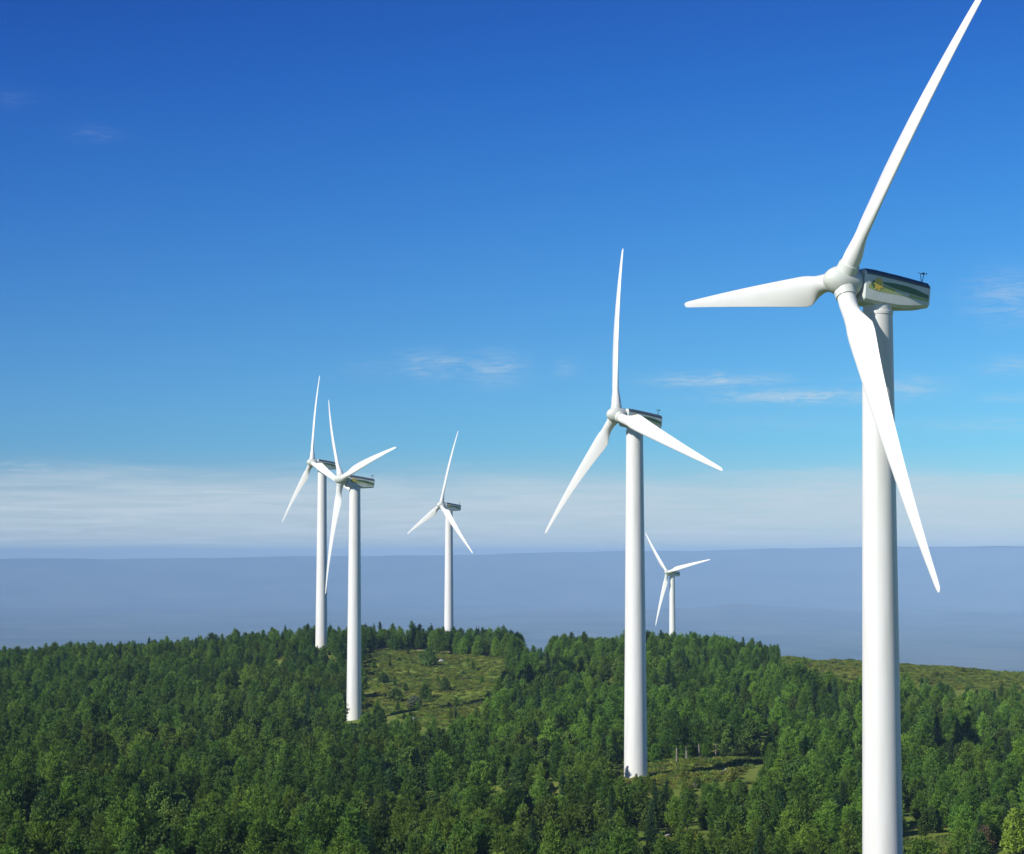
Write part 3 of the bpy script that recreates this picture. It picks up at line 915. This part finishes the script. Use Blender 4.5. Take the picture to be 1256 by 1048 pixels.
scatter('undergrowth', up[:, :2], ground_z(up[:, 0], up[:, 1]) + CAMZ - .03, up[:, 2].astype(int), rng.uniform(.6, 1.5, len(up)), rng.uniform(0, 6.28, len(up)), TUFTS,
        'low heath, ferns and grass tufts over the clearings and forest floor', 'undergrowth')

# ------------------------------------------------------------------ haze
HB = 30000.0
zb, zt_ = CAMZ + VALLEY - 20.0, CAMZ + 66.0
V = [(-HB, -HB, zb), (HB, -HB, zb), (HB, HB, zb), (-HB, HB, zb), (-HB, -HB, zt_), (HB, -HB, zt_), (HB, HB, zt_), (-HB, HB, zt_)]
m, nt, out = new_mat('valley_haze')
pv = N(nt, 'ShaderNodeVolumePrincipled')
HAZE_COL, HAZE_DENS = (0.465, 0.725, 1.0), 0.70e-4
pv.inputs['Color'].default_value = (*HAZE_COL, 1)
pv.inputs['Density'].default_value = HAZE_DENS
pv.inputs['Anisotropy'].default_value = -0.3
nt.links.new(pv.outputs[0], out.inputs['Volume'])
me = mesh_from('haze', V, [(3, 2, 1, 0), (4, 5, 6, 7), (0, 1, 5, 4), (1, 2, 6, 5), (2, 3, 7, 6), (3, 0, 4, 7)], m)
haze = link_mesh('haze', me)
tag(haze, 'pale blue haze lying over the valley and hills', 'haze', kind='stuff')

# ------------------------------------------------------------------ sky, sun, camera
SUN_EL, SUN_AZ = 34.0, 231.0        # azimuth clockwise from +Y: from the left, behind the camera
w = bpy.data.worlds.new('World'); scene.world = w; w.use_nodes = True
nt = w.node_tree
bg = nt.nodes['Background']; bg.inputs[1].default_value = 0.1
sk = N(nt, 'ShaderNodeTexSky'); sk.sky_type = 'NISHITA'; sk.sun_disc = False
sk.sun_elevation = math.radians(SUN_EL); sk.sun_rotation = math.radians(SUN_AZ); sk.altitude = 900
tc = N(nt, 'ShaderNodeTexCoord')
sp = N(nt, 'ShaderNodeSeparateXYZ'); nt.links.new(tc.outputs['Generated'], sp.inputs[0])
el = math_n(nt, 'MULTIPLY', math_n(nt, 'ARCSINE', sp.outputs[2]), 180 / PI)
az = math_n(nt, 'MULTIPLY', math_n(nt, 'ARCTAN2', sp.outputs[0], sp.outputs[1]), 180 / PI)
TINT = [(0.0, (1, 1, 1)), (30.0, (1, 1, 1))]
#TINT_BEGIN
TINT = [(0.0, (.60,.86,1.22)), (1.7, (.50,.80,1.22)), (2.3, (.39,.765,1.22)), (2.88, (.305,.735,1.21)), (5.96, (.225,.62,1.12)), (9.12, (.152,.52,1.09)), (12.2, (.102,.42,1.05)), (14.0, (.092,.36,.99)), (30.0, (.06,.22,.70))]
#TINT_END
ramp = N(nt, 'ShaderNodeValToRGB'); ramp.color_ramp.interpolation = 'LINEAR'
cr = ramp.color_ramp
while len(cr.elements) < len(TINT): cr.elements.new(0.5)
for e, (d, c) in zip(cr.elements, TINT):
    e.position = d / 30.0; e.color = (*c, 1)
nt.links.new(math_n(nt, 'DIVIDE', el, 30.0, clamp=True), ramp.inputs[0])
sky = mix_col(nt, 1.0, sk.outputs[0], ramp.outputs[0], 'MULTIPLY')
side = N(nt, 'ShaderNodeMapRange'); nt.links.new(az, side.inputs[0])
side.inputs[1].default_value = -14.0; side.inputs[2].default_value = 14.0
AZ_L, AZ_R = (0.88, 0.86, 0.94), (1.12, 1.14, 1.05)
sky = mix_col(nt, 1.0, sky, mix_col(nt, side.outputs[0], AZ_L, AZ_R), 'MULTIPLY')
# clouds: a pale stratus band over the ridge and a few cirrus wisps, placed by direction
cv = N(nt, 'ShaderNodeCombineXYZ')
nt.links.new(math_n(nt, 'MULTIPLY', az, 0.16), cv.inputs[0]); nt.links.new(math_n(nt, 'MULTIPLY', el, 1.6), cv.inputs[1])
streak = noise(nt, cv.outputs[0], 1.0, 5, 0.6, 0.4)
cv2 = N(nt, 'ShaderNodeCombineXYZ')
nt.links.new(math_n(nt, 'MULTIPLY', az, 1.1), cv2.inputs[0]); nt.links.new(math_n(nt, 'MULTIPLY', el, 6.5), cv2.inputs[1])
wisp = noise(nt, cv2.outputs[0], 1.0, 8, 0.66, 1.1)
edge = math_n(nt, 'ADD', el, math_n(nt, 'MULTIPLY_ADD', streak, -1.6, 0.8))
band = math_n(nt, 'SUBTRACT', 1.0, sstep(nt, edge, 1.30, 2.45))
cv3 = N(nt, 'ShaderNodeCombineXYZ')
nt.links.new(math_n(nt, 'MULTIPLY', az, 0.30), cv3.inputs[0]); nt.links.new(math_n(nt, 'MULTIPLY', el, 5.5), cv3.inputs[1])
fibre = noise(nt, cv3.outputs[0], 1.0, 8, 0.64, 0.7)
band = math_n(nt, 'MULTIPLY', band, math_n(nt, 'MULTIPLY_ADD', sstep(nt, fibre, .32, .66), 0.38, 0.58))
def px_dir(px, py):
    return math.degrees(math.atan((px - CX) / F_PX)), math.degrees(math.atan((HORIZON - py) / F_PX))
acc = None
for px, py, rx, ry, k in [(533, 447, 36, 13, .52), (603, 452, 36, 18, .42), (692, 452, 14, 10, .25), (880, 467, 62, 7, .85), (985, 488, 90, 7, .8), (1110, 478, 50, 12, .45),
                          (1240, 370, 40, 26, .42), (1245, 455, 34, 10, .4), (1250, 492, 40, 6, .35), (110, 170, 26, 8, .11), (8, 130, 26, 10, .06), (30, 578, 60, 9, .55), (240, 590, 120, 8, .3), (1205, 525, 110, 8, .25),
                          (470, 452, 50, 12, .12), (930, 520, 110, 9, .12), (650, 585, 200, 12, .2)]:
    a0, e0 = px_dir(px, py)
    kx, ky = math.degrees(rx / F_PX), math.degrees(ry / F_PX)
    dx = math_n(nt, 'MULTIPLY', math_n(nt, 'SUBTRACT', az, a0), 1 / kx)
    dy = math_n(nt, 'MULTIPLY', math_n(nt, 'SUBTRACT', el, e0), 1 / ky)
    q = math_n(nt, 'ADD', math_n(nt, 'MULTIPLY', dx, dx), math_n(nt, 'MULTIPLY', dy, dy))
    g_ = math_n(nt, 'MULTIPLY', math_n(nt, 'POWER', 2.71828, math_n(nt, 'MULTIPLY', q, -0.8)), k)
    acc = g_ if acc is None else math_n(nt, 'MAXIMUM', acc, g_)
wis = math_n(nt, 'MULTIPLY', acc, sstep(nt, wisp, .30, .74))
# soft cloud elsewhere round the sky
cloud = math_n(nt, 'MAXIMUM', band, wis)
CLOUD_COL = (5.7, 6.8, 7.6)
skyc = mix_col(nt, cloud, sky, CLOUD_COL)
nt.links.new(skyc, bg.inputs[0])

sd = bpy.data.lights.new('sun', 'SUN'); sd.energy = 5.0; sd.angle = math.radians(0.5); sd.color = (1.0, 0.965, 0.91)
so = bpy.data.objects.new('sun', sd); COL.objects.link(so)
e_, a_ = math.radians(SUN_EL), math.radians(SUN_AZ)
to_sun = Vector((math.sin(a_) * math.cos(e_), math.cos(a_) * math.cos(e_), math.sin(e_)))
so.rotation_euler = to_sun.to_track_quat('Z', 'Y').to_euler()
so.location = (0, 0, CAMZ + 80)

cd = bpy.data.cameras.new('camera'); cam = bpy.data.objects.new('camera', cd); COL.objects.link(cam)
cd.sensor_fit = 'HORIZONTAL'; cd.sensor_width = 36.0; cd.lens = F_PX * 36.0 / 1256.0
cd.clip_start = 1.0; cd.clip_end = 60000.0
cam.location = (0, 0, CAMZ); cam.rotation_euler = (PI / 2 + PITCH, 0, 0)
scene.camera = cam

scene.view_settings.view_transform = 'Standard'; scene.view_settings.look = 'None'
scene.view_settings.exposure = 0.0; scene.view_settings.gamma = 1.0
scene.render.engine = 'CYCLES'
cy = scene.cycles
cy.use_denoising = True
cy.max_bounces = 5; cy.diffuse_bounces = 2; cy.glossy_bounces = 2; cy.transmission_bounces = 2; cy.volume_bounces = 0; cy.transparent_max_bounces = 8
print('TREES', npt, 'individual', len(ind), 'tufts', len(up))
